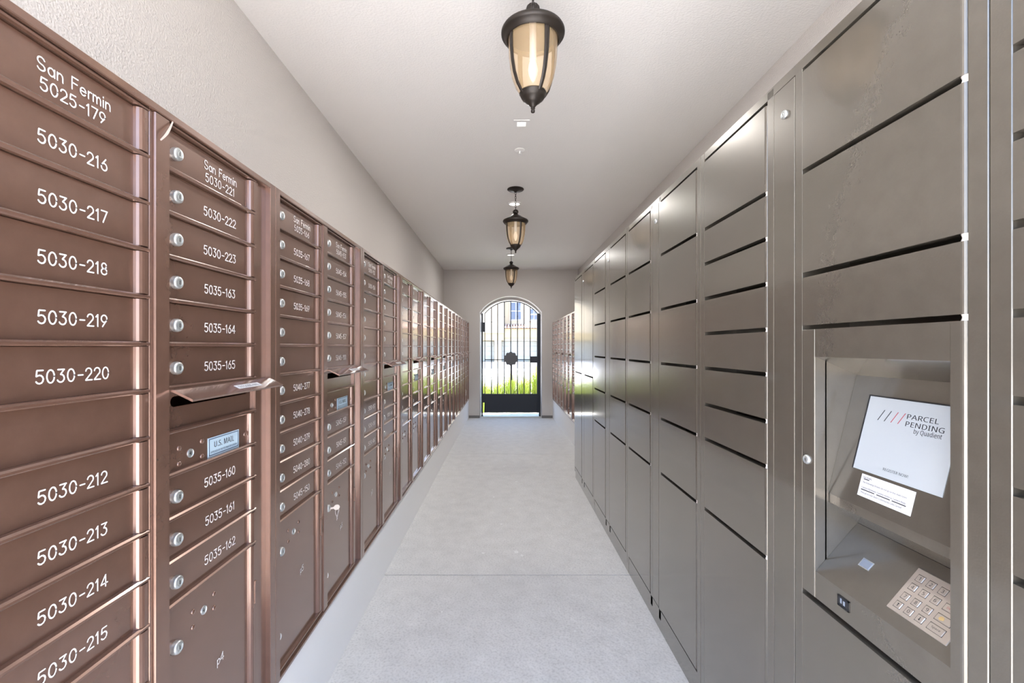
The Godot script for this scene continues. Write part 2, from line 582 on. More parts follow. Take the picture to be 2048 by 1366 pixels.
func mailbox_unit(label: String, at: Vector3, turn: float, names: Array, group: String, detail: bool) -> Node3D:
	var u := thing("mailbox_unit", label, "mailbox", at, turn, group)
	put("cabinet_frame", mail_frame_mesh(), u)
	var parcel_h := 5 * ROW
	for c in 2:
		var x: float = [.028, .400][c]
		var texts: Array = names[c] if names.size() > c else []
		for r in 11:
			var y := row_top(r + 1)
			if c == 1 and r == 6:
				var sp := put("outgoing_slot_plate", slot_plate_mesh(), u, Vector3(x, y, 0))
				put("hood", hood_mesh(), sp, Vector3(.001, ROW - .006, 0))
				if detail:
					var st := new_st()
					box(st, Vector3(-.052, -.008, 0), Vector3(.052, .008, .0004))
					var tilt := -atan2(.038, .019)
					var lab := made("outgoing_label", st, M.paper, sp, Vector3(.232, ROW - .006 - .0035 + .0003, .0281), Vector3(tilt, 0, 0))
					printed("lettering", "OUTGOING MAIL", .088, .0095, M.black_ink, sp, Vector3(.232, ROW - .006 - .0035 + .0007, .0284), Vector3(tilt, 0, 0))
					lab.name = "outgoing_label"
				continue
			var d := put("door", mail_door_mesh(), u, Vector3(x, y, 0))
			if c == 1 and r == 7:
				d.name = "carrier_door"
				for q in [[.0466, .052], [.0466, .0187], [.119, .052], [.119, .0175], [.2900, .0347]]:
					put("rivet", rivet_mesh(), d, Vector3(q[0], q[1], -.015))
				put("master_lock", master_lock_mesh(), d, Vector3(.081, .034, -.015))
				var st := new_st()
				box(st, Vector3(-.061, -.022, 0), Vector3(.061, .022, .0012))
				var ink := new_st()
				for e in [[-.0575, -.0195, .0575, -.018], [-.0575, .018, .0575, .0195], [-.0575, -.0195, -.056, .0195], [.056, -.0195, .0575, .0195]]:
					box(ink, Vector3(e[0], e[1], .001), Vector3(e[2], e[3], .0016))
				put("mail_label", commit([[st, M.label_blue], [ink, M.label_ink]]), d, Vector3(.2000, .0315, -.015))
				if detail:
					printed("lettering", "U.S. MAIL", .078, .0135, M.black_ink, d, Vector3(.2000, .0355, -.0134))
					printed("lettering", "APPROVED BY THE POSTMASTER GENERAL", .105, .0048, M.label_ink, d, Vector3(.2000, .0192, -.0134))
				continue
			put("lock", lock_mesh(), d, Vector3(.034, ROW * .5 - .001, -.015))
			if r < texts.size() and texts[r] != "":
				var lines: PackedStringArray = (texts[r] as String).split("|")
				if lines.size() == 2:
					put("lettering", engraved(lines[0], .0195, .115), d, Vector3(.188, .0610, -.0142))
					put("lettering", engraved(lines[1], .0185), d, Vector3(.186, .0325, -.0142))
				else:
					put("lettering", engraved(lines[0], .0195), d, Vector3(.186, .0430, -.0142))
		var y := row_top(16)
		var p := put("parcel_door", parcel_door_mesh(parcel_h), u, Vector3(x, y, 0))
		var top := row_top(11) - y
		for q in [[.090, -.051], [.090, -.085], [.163, -.051], [.163, -.084]]:
			put("rivet", rivet_mesh(), p, Vector3(q[0], top + q[1], -.015))
		put("master_lock", master_lock_mesh(), p, Vector3(.125, top - .067, -.015))
		put("lock", lock_mesh(), p, Vector3(.034, top - .092, -.015))
		put("lock", master_lock_mesh(), p, Vector3(.034, top - .352, -.015))
		put("hinge", small_hinge_mesh(), p, Vector3(.317, top - .16, -.001))
		if texts.size() > 11 and texts[11] != "":
			put("lettering", engraved(texts[11], .019, .135), p, Vector3(.185, top - .217, -.0142))
	return u

func peeled_strip() -> void:      # a sliver of trim film curling off the post between the first two columns
	var u := get_node("mailbox_unit")
	var st := new_st()
	var n := 12
	for i in n:
		var P := func(t: float) -> Vector3: return Vector3(.407 - .034 * t - .006 * sin(PI * t), 1.450 - .055 * t - .007 * sin(PI * t), .002 + .006 * sin(PI * t))
		var a: Vector3 = P.call(float(i) / n)
		var b: Vector3 = P.call(float(i + 1) / n)
		var w0 := Vector3(.0022, -.0016, 0) * (1.0 - .5 * absf(2.0 * i / n - 1.0))
		var w1 := Vector3(.0022, -.0016, 0) * (1.0 - .5 * absf(2.0 * (i + 1) / n - 1.0))
		quad(st, a - w0, b - w1, b + w1, a + w0, Vector3(0, .3, 1).normalized())
		quad(st, a - w0 - Vector3(0, 0, .0006), b - w1 - Vector3(0, 0, .0006), b + w1 - Vector3(0, 0, .0006), a + w0 - Vector3(0, 0, .0006), Vector3(0, -.3, -1).normalized())
	var o := made("peeled_strip", st, M.film, u)
	o.set_meta("label", "pale curled strip of peeling film")

func hanging_key() -> void:
	var at := Vector3(-MAIL_X - .003, BOX_Y + row_top(11) - .092, -(.511 + UNIT_W + .400 + .034))
	var u := thing("key", "small key with a wire loop, left in the lock of parcel door p6", "key", at, PI / 2)
	var st := new_st()
	cbox(st, Vector3(-.001, -.0035, 0), Vector3(.001, .0035, .014), .0004)
	var prof := PackedVector2Array()
	for i in 20:
		var a := TAU * i / 20
		prof.append(Vector2(.024 + cos(a) * .0115, sin(a) * .0105))
	prism(st, prof, 0, -.0011, .0011)
	made("blade", st, M.nickel, u, Vector3.ZERO, Vector3(0, .55, 0))
	var lp := new_st()
	var pts := []
	for i in 25:
		var a := deg_to_rad(90.0 + 330.0 * i / 24.0)
		pts.append(Vector3(.014 + cos(a) * .012, -.026 + sin(a) * .019, .022 + .004 * sin(a * 2.0)))
	pts.append(Vector3(.004, -.048, .024))
	tube(lp, pts, .0012, 6)
	made("wire_loop", lp, M.nickel, u)

func paper_tag() -> void:
	var u := thing("paper_tag", "white paper tag hanging from a mailbox lock near the gate wall", "tag", Vector3(-MAIL_X + .006, 1.02 - .5 + .0, -7.93), PI / 2)
	var st := new_st()
	var poly := PackedVector2Array([Vector2(-.022, -.085), Vector2(.022, -.085), Vector2(.022, -.012), Vector2(.012, 0), Vector2(-.012, 0), Vector2(-.022, -.012)])
	prism(st, poly, 2, 0, .001)
	made("card", st, M.paper, u)
	var lp := new_st()
	tube(lp, [Vector3(-.004, -.006, .001), Vector3(-.006, .012, -.004), Vector3(0, .022, -.008), Vector3(.006, .012, -.004), Vector3(.004, -.006, .001)], .0009, 6)
	made("string", lp, M.paper, u)

# ---------------------------------------------------------------- parcel lockers
const LOCK_H := 1.957
const LOCK_W := 0.96
# local x = 0 at the end of the unit nearer the gate; y up; z out; heights below are measured from the camera height
func lock_y(h: float) -> float:
	return CAM_H + h

func locker_door_mesh(w: float, h: float) -> ArrayMesh:
	var key := "ld%.4f|%.4f" % [w, h]
	if not cache.has(key):
		var st := new_st()
		# section across the width (x, z): square at the opening edge, rolled at the hinge edge
		var p := PackedVector2Array([Vector2(0, -.018), Vector2(0, .0015), Vector2(.0012, .003)])
		for i in 7:
			var a := deg_to_rad(90.0 - 15.0 * i)
			p.append(Vector2(w - .009 + cos(a) * .009, -.006 + sin(a) * .009))
		p.append(Vector2(w, -.018))
		prism(st, p, 1, .005, h - .007)
		cache[key] = commit([[st, M.taupe]])
	return cache[key]

func bushing_mesh() -> ArrayMesh:
	if not cache.has("bushing"):
		var st := new_st()
		lathe(st, [Vector2(0, -.0068), Vector2(.0068, -.0065), Vector2(.0074, -.005), Vector2(.006, -.001), Vector2(.006, .001), Vector2(.0074, .005), Vector2(.0068, .0065), Vector2(0, .0068)], 14)
		cache.bushing = commit([[st, M.nylon]])
	return cache.bushing

func cam_lock_mesh() -> ArrayMesh:
	if not cache.has("cam_lock"):
		var st := new_st()
		var x := Transform3D(Basis(Vector3.RIGHT, PI / 2), Vector3.ZERO)
		lathe(st, [Vector2(.0105, 0), Vector2(.0105, .0025), Vector2(.009, .005), Vector2(.0062, .0055), Vector2(.006, .0035), Vector2(.0045, .0035), Vector2(.0042, .005), Vector2(0, .005)], 20, x)
		var s := new_st()
		box(s, Vector3(-.0009, -.003, .0048), Vector3(.0009, .003, .0053))
		cache.cam_lock = commit([[st, M.lock_metal], [s, M.lock_slot]])
	return cache.cam_lock

func column_of_doors(u: Node3D, x0: float, w: float, cuts: Array) -> void:
	for i in cuts.size() - 1:
		var h: float = cuts[i] - cuts[i + 1]
		var d := put("door", locker_door_mesh(w, h), u, Vector3(x0, lock_y(cuts[i + 1]), 0))
		if i > 0:
			put("hinge_bushing", bushing_mesh(), d, Vector3(w - .0075, h - .001, -.0065))

# columns: [x0, w, gap ranges]; the frame is one mesh of posts, rails and carcass
func locker_frame(u: Node3D, kiosk := false) -> void:
	var st := new_st()
	var W := LOCK_W
	var top := LOCK_H
	if kiosk:
		# carcass with room for the terminal: behind, above, below and beside it
		box(st, Vector3(.003, .07, -.68), Vector3(W - .003, top - .003, -.16))
		box(st, Vector3(.003, lock_y(.045), -.16), Vector3(W - .003, top - .003, -.11))
		box(st, Vector3(.003, .07, -.16), Vector3(W - .003, lock_y(-.575), -.11))
		box(st, Vector3(.003, lock_y(-.575), -.16), Vector3(.55, lock_y(.045), -.11))
		box(st, Vector3(W - .03, lock_y(-.575), -.16), Vector3(W - .003, lock_y(.045), -.11))
	else:
		box(st, Vector3(.003, .07, -.68), Vector3(W - .003, top - .003, -.11))
	cbox(st, Vector3(.0008, .06, -.112), Vector3(.0300, top, .002), .0012)
	cbox(st, Vector3(.9300, .06, -.112), Vector3(W - .0008, top, .002), .0012)
	box(st, Vector3(.030, lock_y(.652), -.112), Vector3(.930, top, .0012))
	box(st, Vector3(.030, .06, -.112), Vector3(.930, lock_y(-1.178), .0012))
	# post between the two columns with a recess for the service door
	cbox(st, Vector3(.4080, .06, -.112), Vector3(.4360, top - .004, .0012), .0008)
	cbox(st, Vector3(.5230, .06, -.112), Vector3(.5490, top - .004, .0012), .0008)
	put("cabinet_frame", commit([[st, M.taupe]]), u)
	var pl := new_st()
	box(pl, Vector3(.002, -.02, -.66), Vector3(W - .002, .058, -.006))
	put("plinth", commit([[pl, M.taupe]]), u)
	# service door with its lock
	var sd := new_st()
	cbox(sd, Vector3(0, 0, -.018), Vector3(.083, 1.826, .0016), .001)
	var d := made("service_door", sd, M.taupe, u, Vector3(.438, lock_y(-1.175), 0))
	put("lock", cam_lock_mesh(), d, Vector3(.045, 1.175 + .578, .0016))

const GRID_SMALL := [.649, .409, .288, .168, .047, -.072, -.197, -.317, -.56, -1.175]
const GRID_LARGE := [.649, .409, .168, -.072, -.317, -.56, -1.175]

func kiosk(u: Node3D) -> void:
	# terminal in the near column: x .5505 .. .930 of the unit (d 1.0645 .. .685)
	var far := .5505
	var near := .9290
	var o0 := 1.615 - 1.021            # opening, gate side
	var o1 := 1.615 - .7117            # opening, other side
	var y_top := lock_y(.040)
	var y_open := lock_y(-.022)
	var y_bot := lock_y(-.562)
	var st := new_st()
	cbox(st, Vector3(far, y_bot, -.025), Vector3(o0, y_top, .003), .0012)
	# hinge-side stile with a rolled edge
	var p := PackedVector2Array([Vector2(o1, -.025), Vector2(o1, .0018), Vector2(o1 + .0012, .003)])
	for i in 7:
		var a := deg_to_rad(90.0 - 15.0 * i)
		p.append(Vector2(near - .009 + cos(a) * .009, -.006 + sin(a) * .009))
	p.append(Vector2(near, -.025))
	prism(st, p, 1, y_bot, y_top)
	box(st, Vector3(o0, y_open, -.02), Vector3(o1, y_top, .0022))
	var surround := put("terminal_surround", commit([[st, M.taupe]]), u)
	put("hinge_bushing", bushing_mesh(), surround, Vector3(near - .0075, y_top + .0055, -.0065))
	put("lock", cam_lock_mesh(), surround, Vector3(1.615 - 1.0455, lock_y(-.258), .003))
	# recess shell: sides, sloping roof
	var sh := new_st()
	box(sh, Vector3(o0 - .004, y_bot, -.15), Vector3(o0, y_open + .002, -.0205))
	box(sh, Vector3(o1, y_bot, -.15), Vector3(o1 + .004, y_open + .002, -.0255))
	prism(sh, PackedVector2Array([Vector2(0, lock_y(-.022)), Vector2(-.091, lock_y(-.063)), Vector2(-.15, lock_y(-.063)), Vector2(-.15, lock_y(-.01)), Vector2(-.021, lock_y(-.01)), Vector2(-.021, lock_y(-.0215))]), 0, o0, o1)
	put("recess_lining", commit([[sh, M.taupe]]), u)
	# display panel
	var dp := new_st()
	prism(dp, PackedVector2Array([Vector2(-.091, lock_y(-.063)), Vector2(-.026, lock_y(-.3265)), Vector2(-.026, lock_y(-.3456)), Vector2(-.093, lock_y(-.394)), Vector2(-.15, lock_y(-.394)), Vector2(-.15, lock_y(-.063))]), 0, o0 + .0005, o1 - .0005)
	var panel := put("display_panel", commit([[dp, M.taupe]]), u)
	# keypad shelf
	var ks := new_st()
	prism(ks, PackedVector2Array([Vector2(-.093, lock_y(-.3945)), Vector2(0.001, lock_y(-.5027)), Vector2(0.001, y_bot), Vector2(-.15, y_bot), Vector2(-.15, lock_y(-.3945))]), 0, o0 + .0005, o1 - .0005)
	put("keypad_shelf", commit([[ks, M.taupe]]), u)
	# ---- things on the display panel: a frame at its top edge, y' along the slope (down negative), z' out
	var tilt := -atan2(.065, .2635)
	var org := Transform3D(Basis(Vector3.RIGHT, tilt), Vector3(0, lock_y(-.063), -.091))
	var X := func(d: float) -> float: return 1.615 - d
	var at := func(d: float, s: float, z: float) -> Vector3: return org * Vector3(1.615 - d, -s, z)
	var R := Vector3(tilt, 0, 0)
	var sc := new_st()
	box(sc, Vector3(-.098, -.078, 0), Vector3(.098, .078, .0012))
	var bz := new_st()
	for e in [[-.1005, -.0785, -.098, .0805], [-.1005, .078, .0985, .0805]]:
		box(bz, Vector3(e[0], e[1], 0), Vector3(e[2], e[3], .0022))
	var disp := put("display_screen", commit([[sc, M.display_white], [bz, M.bezel]]), u, at.call(.869, .1205, .0002), R)
	disp.set_meta("label", "white screen with printed greeting")
	for i in 4:
		var sl := new_st()
		var x0: float = -.067 + .0158 * i
		prism(sl, PackedVector2Array([Vector2(x0, .0305), Vector2(x0 + .0014, .0305), Vector2(x0 + .0131, .053), Vector2(x0 + .0117, .053)]), 2, .0012, .0016)
		made("slash_mark", sl, M.black_ink if i < 2 else M.red_ink, disp)
	printed("lettering", "PARCEL", .064, .0092, M.black_ink, disp, Vector3(.0297, .0480, .0013))
	printed("lettering", "PENDING", .077, .0094, M.black_ink, disp, Vector3(.0365, .0338, .0013))
	printed("lettering", "by Quadient", .0545, .0118, M.black_ink, disp, Vector3(.0458, .0215, .0013))
	printed("lettering", "REGISTER NOW!", .0555, .0052, M.black_ink, disp, Vector3(.0013, -.0620, .0013))
	# paper notice taped below the screen
	var pn := new_st()
	box(pn, Vector3(-.0615, -.0225, 0), Vector3(.0615, .0225, .0005))
	var note := made("paper_notice", pn, M.paper, u, at.call(.880, .2268, .0002), R)
	note.set_meta("label", "white paper notice with four lines and thick underlines")
	printed("lettering", "Dear Drivers,", .022, .0044, M.black_ink, note, Vector3(-.046, .0165, .0006))
	printed("lettering", "The following Streets do not go to this mail room:", .103, .0044, M.black_ink, note, Vector3(-.004, .0062, .0006))
	printed("lettering", "Camino Pyrenees, Camino Andorra, Camino Rialp", .102, .0044, M.black_ink, note, Vector3(-.004, -.0044, .0006))
	printed("lettering", "They go to next doors Community Calle Carmel", .096, .0044, M.black_ink, note, Vector3(-.007, -.0146, .0006))
	for e in [[-.0475, .0130, .0135], [-.0385, -.0085, .033], [-.001, -.0085, .031], [.034, -.0085, .030]]:
		var ul := new_st()
		box(ul, Vector3(-e[2] / 2, -.0008, 0), Vector3(e[2] / 2, .0008, .0003))
		made("underline", ul, M.black_ink, note, Vector3(e[0], e[1], .0006))
	# ---- things on the keypad shelf
	var tilt2 := -atan2(.093, .1087)
	var org2 := Transform3D(Basis(Vector3.RIGHT, tilt2), Vector3(0, lock_y(-.394), -.093))
	var R2 := Vector3(tilt2, 0, 0)
	var at2 := func(d: float, s: float, z: float) -> Vector3: return org2 * Vector3(1.615 - d, -s, z)
	var kp := new_st()
	cbox(kp, Vector3(-.0575, -.047, -.002), Vector3(.0575, .047, .0022), .001)
	var keypad := made("keypad", kp, M.steel, u, at2.call(.793, .0722, 0), R2)
	keypad.set_meta("label", "brushed steel keypad plate")
	var key_st := new_st()
	cbox(key_st, Vector3(-.0066, -.0064, -.001), Vector3(.0066, .0064, .0012), .0009)
	var gap_st := new_st()
	box(gap_st, Vector3(-.0072, -.0070, -.0004), Vector3(.0072, .0070, .0002))
	var key_mesh := commit([[key_st, M.steel], [gap_st, M.bezel]])
	var keys := [["1", .834, .043], ["2", .8124, .043], ["3", .7904, .043], ["4", .834, .0635], ["5", .8124, .0635], ["6", .7904, .0635], ["7", .834, .085], ["8", .8124, .085], ["9", .7904, .085], ["up", .834, .1052], ["0", .8124, .1052], ["down", .7904, .1052]]
	for k in keys:
		var c := Vector3(.793 - k[1], .0722 - k[2], .0022)
		put("key", key_mesh, keypad, c)
		if k[0] in ["up", "down"]:
			var ar := new_st()
			var s := 1.0 if k[0] == "up" else -1.0
			box(ar, Vector3(-.0005, -.0032, 0), Vector3(.0005, .0032, .0003))
			prism(ar, PackedVector2Array([Vector2(-.0018, s * .0012), Vector2(.0018, s * .0012), Vector2(0, s * .0038)]), 2, 0, .0003)
			made("arrow_mark", ar, M.black_ink, keypad, c + Vector3(0, 0, .0012))
		else:
			printed("lettering", k[0], 0.0, .0066, M.black_ink, keypad, c + Vector3(0, 0, .0012))
	var wide := new_st()
	cbox(wide, Vector3(-.0135, -.0064, -.001), Vector3(.0135, .0064, .0012), .0009)
	var wgap := new_st()
	box(wgap, Vector3(-.0141, -.0070, -.0004), Vector3(.0141, .0070, .0002))
	var wide_mesh := commit([[wide, M.steel], [wgap, M.bezel]])
	for s in [.0635, .085, .1052]:
		var c := Vector3(.793 - .7612, .0722 - s, .0022)
		var k := put("key", wide_mesh, keypad, c)
		if s > .1:
			printed("lettering", "Space", .0155, .0048, M.black_ink, keypad, c + Vector3(0, 0, .0012))
		elif s < .07:
			printed("lettering", "Delete", .0155, .0042, M.red_ink, keypad, c + Vector3(0, 0, .0012))
		else:
			var wear := new_st()
			prism(wear, PackedVector2Array([Vector2(-.0075, -.0025), Vector2(-.004, -.0042), Vector2(.0015, -.002), Vector2(.0005, .0028), Vector2(-.004, .0038), Vector2(-.007, .0015)]), 2, 0, .0002)
			made("worn_mark", wear, M.yellow_wear, keypad, c + Vector3(0, 0, .0012))
	# proximity window on the shelf
	var sw := new_st()
	cbox(sw, Vector3(-.0125, -.0085, -.001), Vector3(.0125, .0085, .0010), .0008)
	var swf := new_st()
	box(swf, Vector3(-.0138, -.0098, -.001), Vector3(.0138, .0098, .0005))
	put("sensor_window", commit([[sw, M.sensor], [swf, M.lock_metal]]), u, at2.call(.938, .0712, 0), R2)
	# scanner port on the front of the shelf
	var sp := new_st()
	for e in [[-.0155, -.0112, -.0125, .0112], [.0125, -.0112, .0155, .0112], [-.0155, -.0112, .0155, -.0085], [-.0155, .0085, .0155, .0112]]:
		box(sp, Vector3(e[0], e[1], 0), Vector3(e[2], e[3], .0018))
	var spd := new_st()
	box(spd, Vector3(-.0125, -.0085, 0), Vector3(.0125, .0085, .0004))
	var spl := new_st()
	box(spl, Vector3(-.009, -.004, .0004), Vector3(-.005, .006, .0008))
	box(spl, Vector3(-.001, -.005, .0004), Vector3(.004, .004, .0008))
	put("scanner_port", commit([[sp, M.bezel], [spd, M.scanner_glass], [spl, M.sensor]]), u, Vector3(1.615 - .936, lock_y(-.527), .0012))

func locker_unit(label: String, d0: float, near_cuts: Array, far_cuts: Array, has_kiosk := false) -> void:
	var u := thing("parcel_locker", label, "locker", Vector3(LOCK_X, 0, -(d0 + LOCK_W)), -PI / 2, "parcel lockers along the wall")
	locker_frame(u, has_kiosk)
	column_of_doors(u, .0308, .3765, far_cuts)
	if has_kiosk:
		column_of_doors(u, .5505, .3785, [.649, .409, .168, .045])
		column_of_doors(u, .5505, .3785, [-.567, -1.175])
		kiosk(u)
	else:
		column_of_doors(u, .5505, .3785, near_cuts)

# ---------------------------------------------------------------- lanterns and ceiling fittings
func glass_profile() -> Array:
	return [Vector2(.091, -.312), Vector2(.0915, -.345), Vector2(.090, -.385), Vector2(.086, -.425), Vector2(.078, -.465), Vector2(.066, -.498), Vector2(.052, -.52), Vector2(.044, -.530)]

func lantern(label: String, d: float) -> void:
	var u := thing("hanging_lantern", label, "lantern", Vector3(.108, CEIL, -d), 0.0, "lanterns hanging in the passage")
	var st := new_st()
	lathe(st, [Vector2(0, 0), Vector2(.076, 0), Vector2(.078, -.006), Vector2(.072, -.012), Vector2(.03, -.018), Vector2(.012, -.026), Vector2(.008, -.034), Vector2(0, -.034)], 32)
	made("canopy", st, M.lantern_bronze, u)
	var ch := new_st()
	var y := -.040
	var k := 0
	while y > -.188:
		var pts := []
		for i in 12:
			var a := TAU * i / 12
			var p := Vector3(cos(a) * .0068, sin(a) * .0135, 0)
			pts.append((Basis(Vector3.UP, PI / 2 * (k % 2) + .3) * p) + Vector3(0, y, 0))
		tube(ch, pts, .0019, 6, true)
		y -= .0205
		k += 1
	made("chain", ch, M.lantern_bronze, u)
	var ball := new_st()
	var pr := []
	for i in 11:
		var a := deg_to_rad(90.0 - 18.0 * i)
		pr.append(Vector2(cos(a) * .0245, -.2135 + sin(a) * .021))
	lathe(ball, pr, 28)
	for i in 14:                                  # gadroons
		var a := TAU * i / 14
		var pts := []
		for j in 7:
			var b := deg_to_rad(60.0 - 20.0 * j)
			pts.append(Vector3(cos(a) * cos(b) * .0245, -.2135 + sin(b) * .021, sin(a) * cos(b) * .0245))
		tube(ball, pts, .0026, 6)
	made("finial_ball", ball, M.lantern_bronze, u)
	var cap := new_st()
	lathe(cap, [Vector2(.014, -.228), Vector2(.022, -.232), Vector2(.024, -.238), Vector2(.034, -.243), Vector2(.058, -.257), Vector2(.084, -.274), Vector2(.104, -.286), Vector2(.115, -.292), Vector2(.1185, -.298), Vector2(.1185, -.305), Vector2(.114, -.312), Vector2(.108, -.314), Vector2(.105, -.322), Vector2(.098, -.328), Vector2(.092, -.324), Vector2(.092, -.312), Vector2(.02, -.262), Vector2(.0, -.262)], 48)
	made("cap", cap, M.lantern_bronze, u)
	# bell of amber water glass, slightly rippled
	var g := new_st()
	var prof := glass_profile()
	var segs := 40
	var noise := FastNoiseLite.new()
	noise.seed = 5
	noise.frequency = 9.0
	var P := func(i: int, s: int) -> Vector3:
		var a := TAU * (s % segs) / segs
		var r: float = prof[i].x * (1.0 + .018 * noise.get_noise_3d(cos(a) * .1 + d, prof[i].y * .6, sin(a) * .1))
		return Vector3(cos(a) * r, prof[i].y, sin(a) * r)
	for i in prof.size() - 1:
		for s in segs:
			var n := func(ii: int, ss: int) -> Vector3:
				var a: Vector3 = P.call(maxi(ii - 1, 0), ss)
				var b: Vector3 = P.call(mini(ii + 1, prof.size() - 1), ss)
				var c: Vector3 = P.call(ii, ss + segs - 1)
				var e: Vector3 = P.call(ii, ss + 1)
				var nn := (b - a).cross(e - c).normalized()
				var q: Vector3 = P.call(ii, ss)
				return nn if nn.dot(Vector3(q.x, 0, q.z)) > 0 else -nn
			quad4(g, P.call(i, s), P.call(i, s + 1), P.call(i + 1, s + 1), P.call(i + 1, s), n.call(i, s), n.call(i, s + 1), n.call(i + 1, s + 1), n.call(i + 1, s))
	var gl := made("glass_bell", g, M.amber_glass, u)
	gl.set_meta("label", "amber rippled glass bell")
	for r in 4:
		var a := deg_to_rad(61.0 + 90.0 * r)
		var er := Vector3(cos(a), 0, sin(a))
		var et := Vector3(-sin(a), 0, cos(a))
		var rs := new_st()
		for i in prof.size() - 1:
			var w0 := lerpf(.011, .006, float(i) / (prof.size() - 1))
			var w1 := lerpf(.011, .006, float(i + 1) / (prof.size() - 1))
			var p0: Vector3 = er * (prof[i].x + .001) + Vector3.UP * prof[i].y
			var p1: Vector3 = er * (prof[i + 1].x + .001) + Vector3.UP * prof[i + 1].y
			var nn := (p1 - p0).cross(et).normalized()
			if nn.dot(er) < 0: nn = -nn
			var k0 := nn * .005
			# a strap with a raised middle
			quad(rs, p0 - et * w0 + k0 * .4, p1 - et * w1 + k0 * .4, p1 - et * w1 * .4 + k0, p0 - et * w0 * .4 + k0, (nn - et * .5).normalized())
			quad(rs, p0 + et * w0 + k0 * .4, p1 + et * w1 + k0 * .4, p1 + et * w1 * .4 + k0, p0 + et * w0 * .4 + k0, (nn + et * .5).normalized())
			quad(rs, p0 - et * w0 * .4 + k0, p1 - et * w1 * .4 + k0, p1 + et * w1 * .4 + k0, p0 + et * w0 * .4 + k0, nn)
			quad(rs, p0 - et * w0, p1 - et * w1, p1 - et * w1 + k0 * .4, p0 - et * w0 + k0 * .4, -et)
			quad(rs, p0 + et * w0, p1 + et * w1, p1 + et * w1 + k0 * .4, p0 + et * w0 + k0 * .4, et)
			quad(rs, p0 - et * w0, p1 - et * w1, p1 + et * w1, p0 + et * w0, -nn)
		made("rib", rs, M.lantern_bronze, u)
	var cup := new_st()
	lathe(cup, [Vector2(.0, -.522), Vector2(.048, -.520), Vector2(.051, -.526), Vector2(.047, -.531), Vector2(.046, -.536), Vector2(.040, -.546), Vector2(.030, -.552), Vector2(.029, -.556), Vector2(.020, -.562), Vector2(.012, -.571), Vector2(.007, -.578), Vector2(.0085, -.581), Vector2(.006, -.584), Vector2(.0078, -.590), Vector2(.0065, -.596), Vector2(.0, -.599)], 32)
	made("bottom_cup", cup, M.lantern_bronze, u)
	var so := new_st()
	lathe(so, [Vector2(0, -.262), Vector2(.013, -.262), Vector2(.013, -.40), Vector2(.0, -.40)], 16)
	made("socket", so, M.white_plastic, u)
	var bu := new_st()
	lathe(bu, [Vector2(.0, -.40), Vector2(.011, -.401), Vector2(.016, -.418), Vector2(.0185, -.436), Vector2(.016, -.455), Vector2(.009, -.474), Vector2(.0, -.486)], 20)
	made("bulb", bu, M.bulb_glow, u)
	var l := OmniLight3D.new()
	l.name = "bulb_light"
	l.position = Vector3(0, -.44, 0)
	l.light_color = Color8(255, 236, 208)
	l.light_energy = 0.0012
	l.light_size = .02
	l.omni_range = 12.0
	l.omni_attenuation = 2.0
	l.shadow_enabled = true
	u.add_child(l)

func area_down(parent: Node, size: float, energy: float) -> void:
	var l := AreaLight3D.new()
	l.name = "lens_light"
	l.area_size = Vector2(size, size)
	l.light_color = Color8(255, 253, 250)
	l.light_energy = energy
	l.area_range = 12.0
	l.area_attenuation = 2.0
	l.shadow_enabled = true
	l.rotation = Vector3(-PI / 2, 0, 0)
	l.position = Vector3(0, -.016, 0)
	parent.add_child(l)

func square_downlight(d: float) -> void:
	var u := thing("square_downlight", "small square recessed ceiling light between the first two lanterns", "ceiling light", Vector3(.115, CEIL, -d))
	var st := new_st()
	for e in [[-.052, -.052, .052, -.028], [-.052, .028, .052, .052], [-.052, -.028, -.028, .028], [.028, -.028, .052, .028]]:
		box(st, Vector3(e[0], -.004, e[1]), Vector3(e[2], .0, e[3]))
	made("trim_plate", st, M.white_plastic, u)
	var le := new_st()
	cbox(le, Vector3(-.0278, -.0035, -.0278), Vector3(.0278, -.0005, .0278), .001)
	made("light_lens", le, M.light_lens, u)
	area_down(u, .05, LAMP_E)

func round_downlight(label: String, d: float) -> void:
	var u := thing("round_downlight", label, "ceiling light", Vector3(.108, CEIL, -d), 0.0, "round ceiling lights")
	var st := new_st()
	lathe(st, [Vector2(.066, 0), Vector2(.066, -.004), Vector2(.062, -.010), Vector2(.054, -.012), Vector2(.053, -.009)], 32)
	made("trim_ring", st, M.white_plastic, u)
	var le := new_st()
	lathe(le, [Vector2(.0535, -.009), Vector2(.03, -.0125), Vector2(0, -.0135)], 32)
	made("light_lens", le, M.light_lens, u)
	area_down(u, .09, LAMP_E)

func sprinkler(d: float) -> void:
	var u := thing("sprinkler_head", "small white sprinkler head on the ceiling beyond the square light", "sprinkler", Vector3(.118, CEIL, -d))
	var st := new_st()
	lathe(st, [Vector2(0, 0), Vector2(.038, 0), Vector2(.037, -.004), Vector2(.022, -.008), Vector2(.010, -.009), Vector2(0, -.009)], 28)
	made("escutcheon", st, M.white_plastic, u)
	var b := new_st()
	lathe(b, [Vector2(.006, -.009), Vector2(.006, -.022), Vector2(.004, -.030), Vector2(.016, -.0305), Vector2(.016, -.032), Vector2(0, -.032)], 16)
	made("deflector", b, M.white_plastic, u)

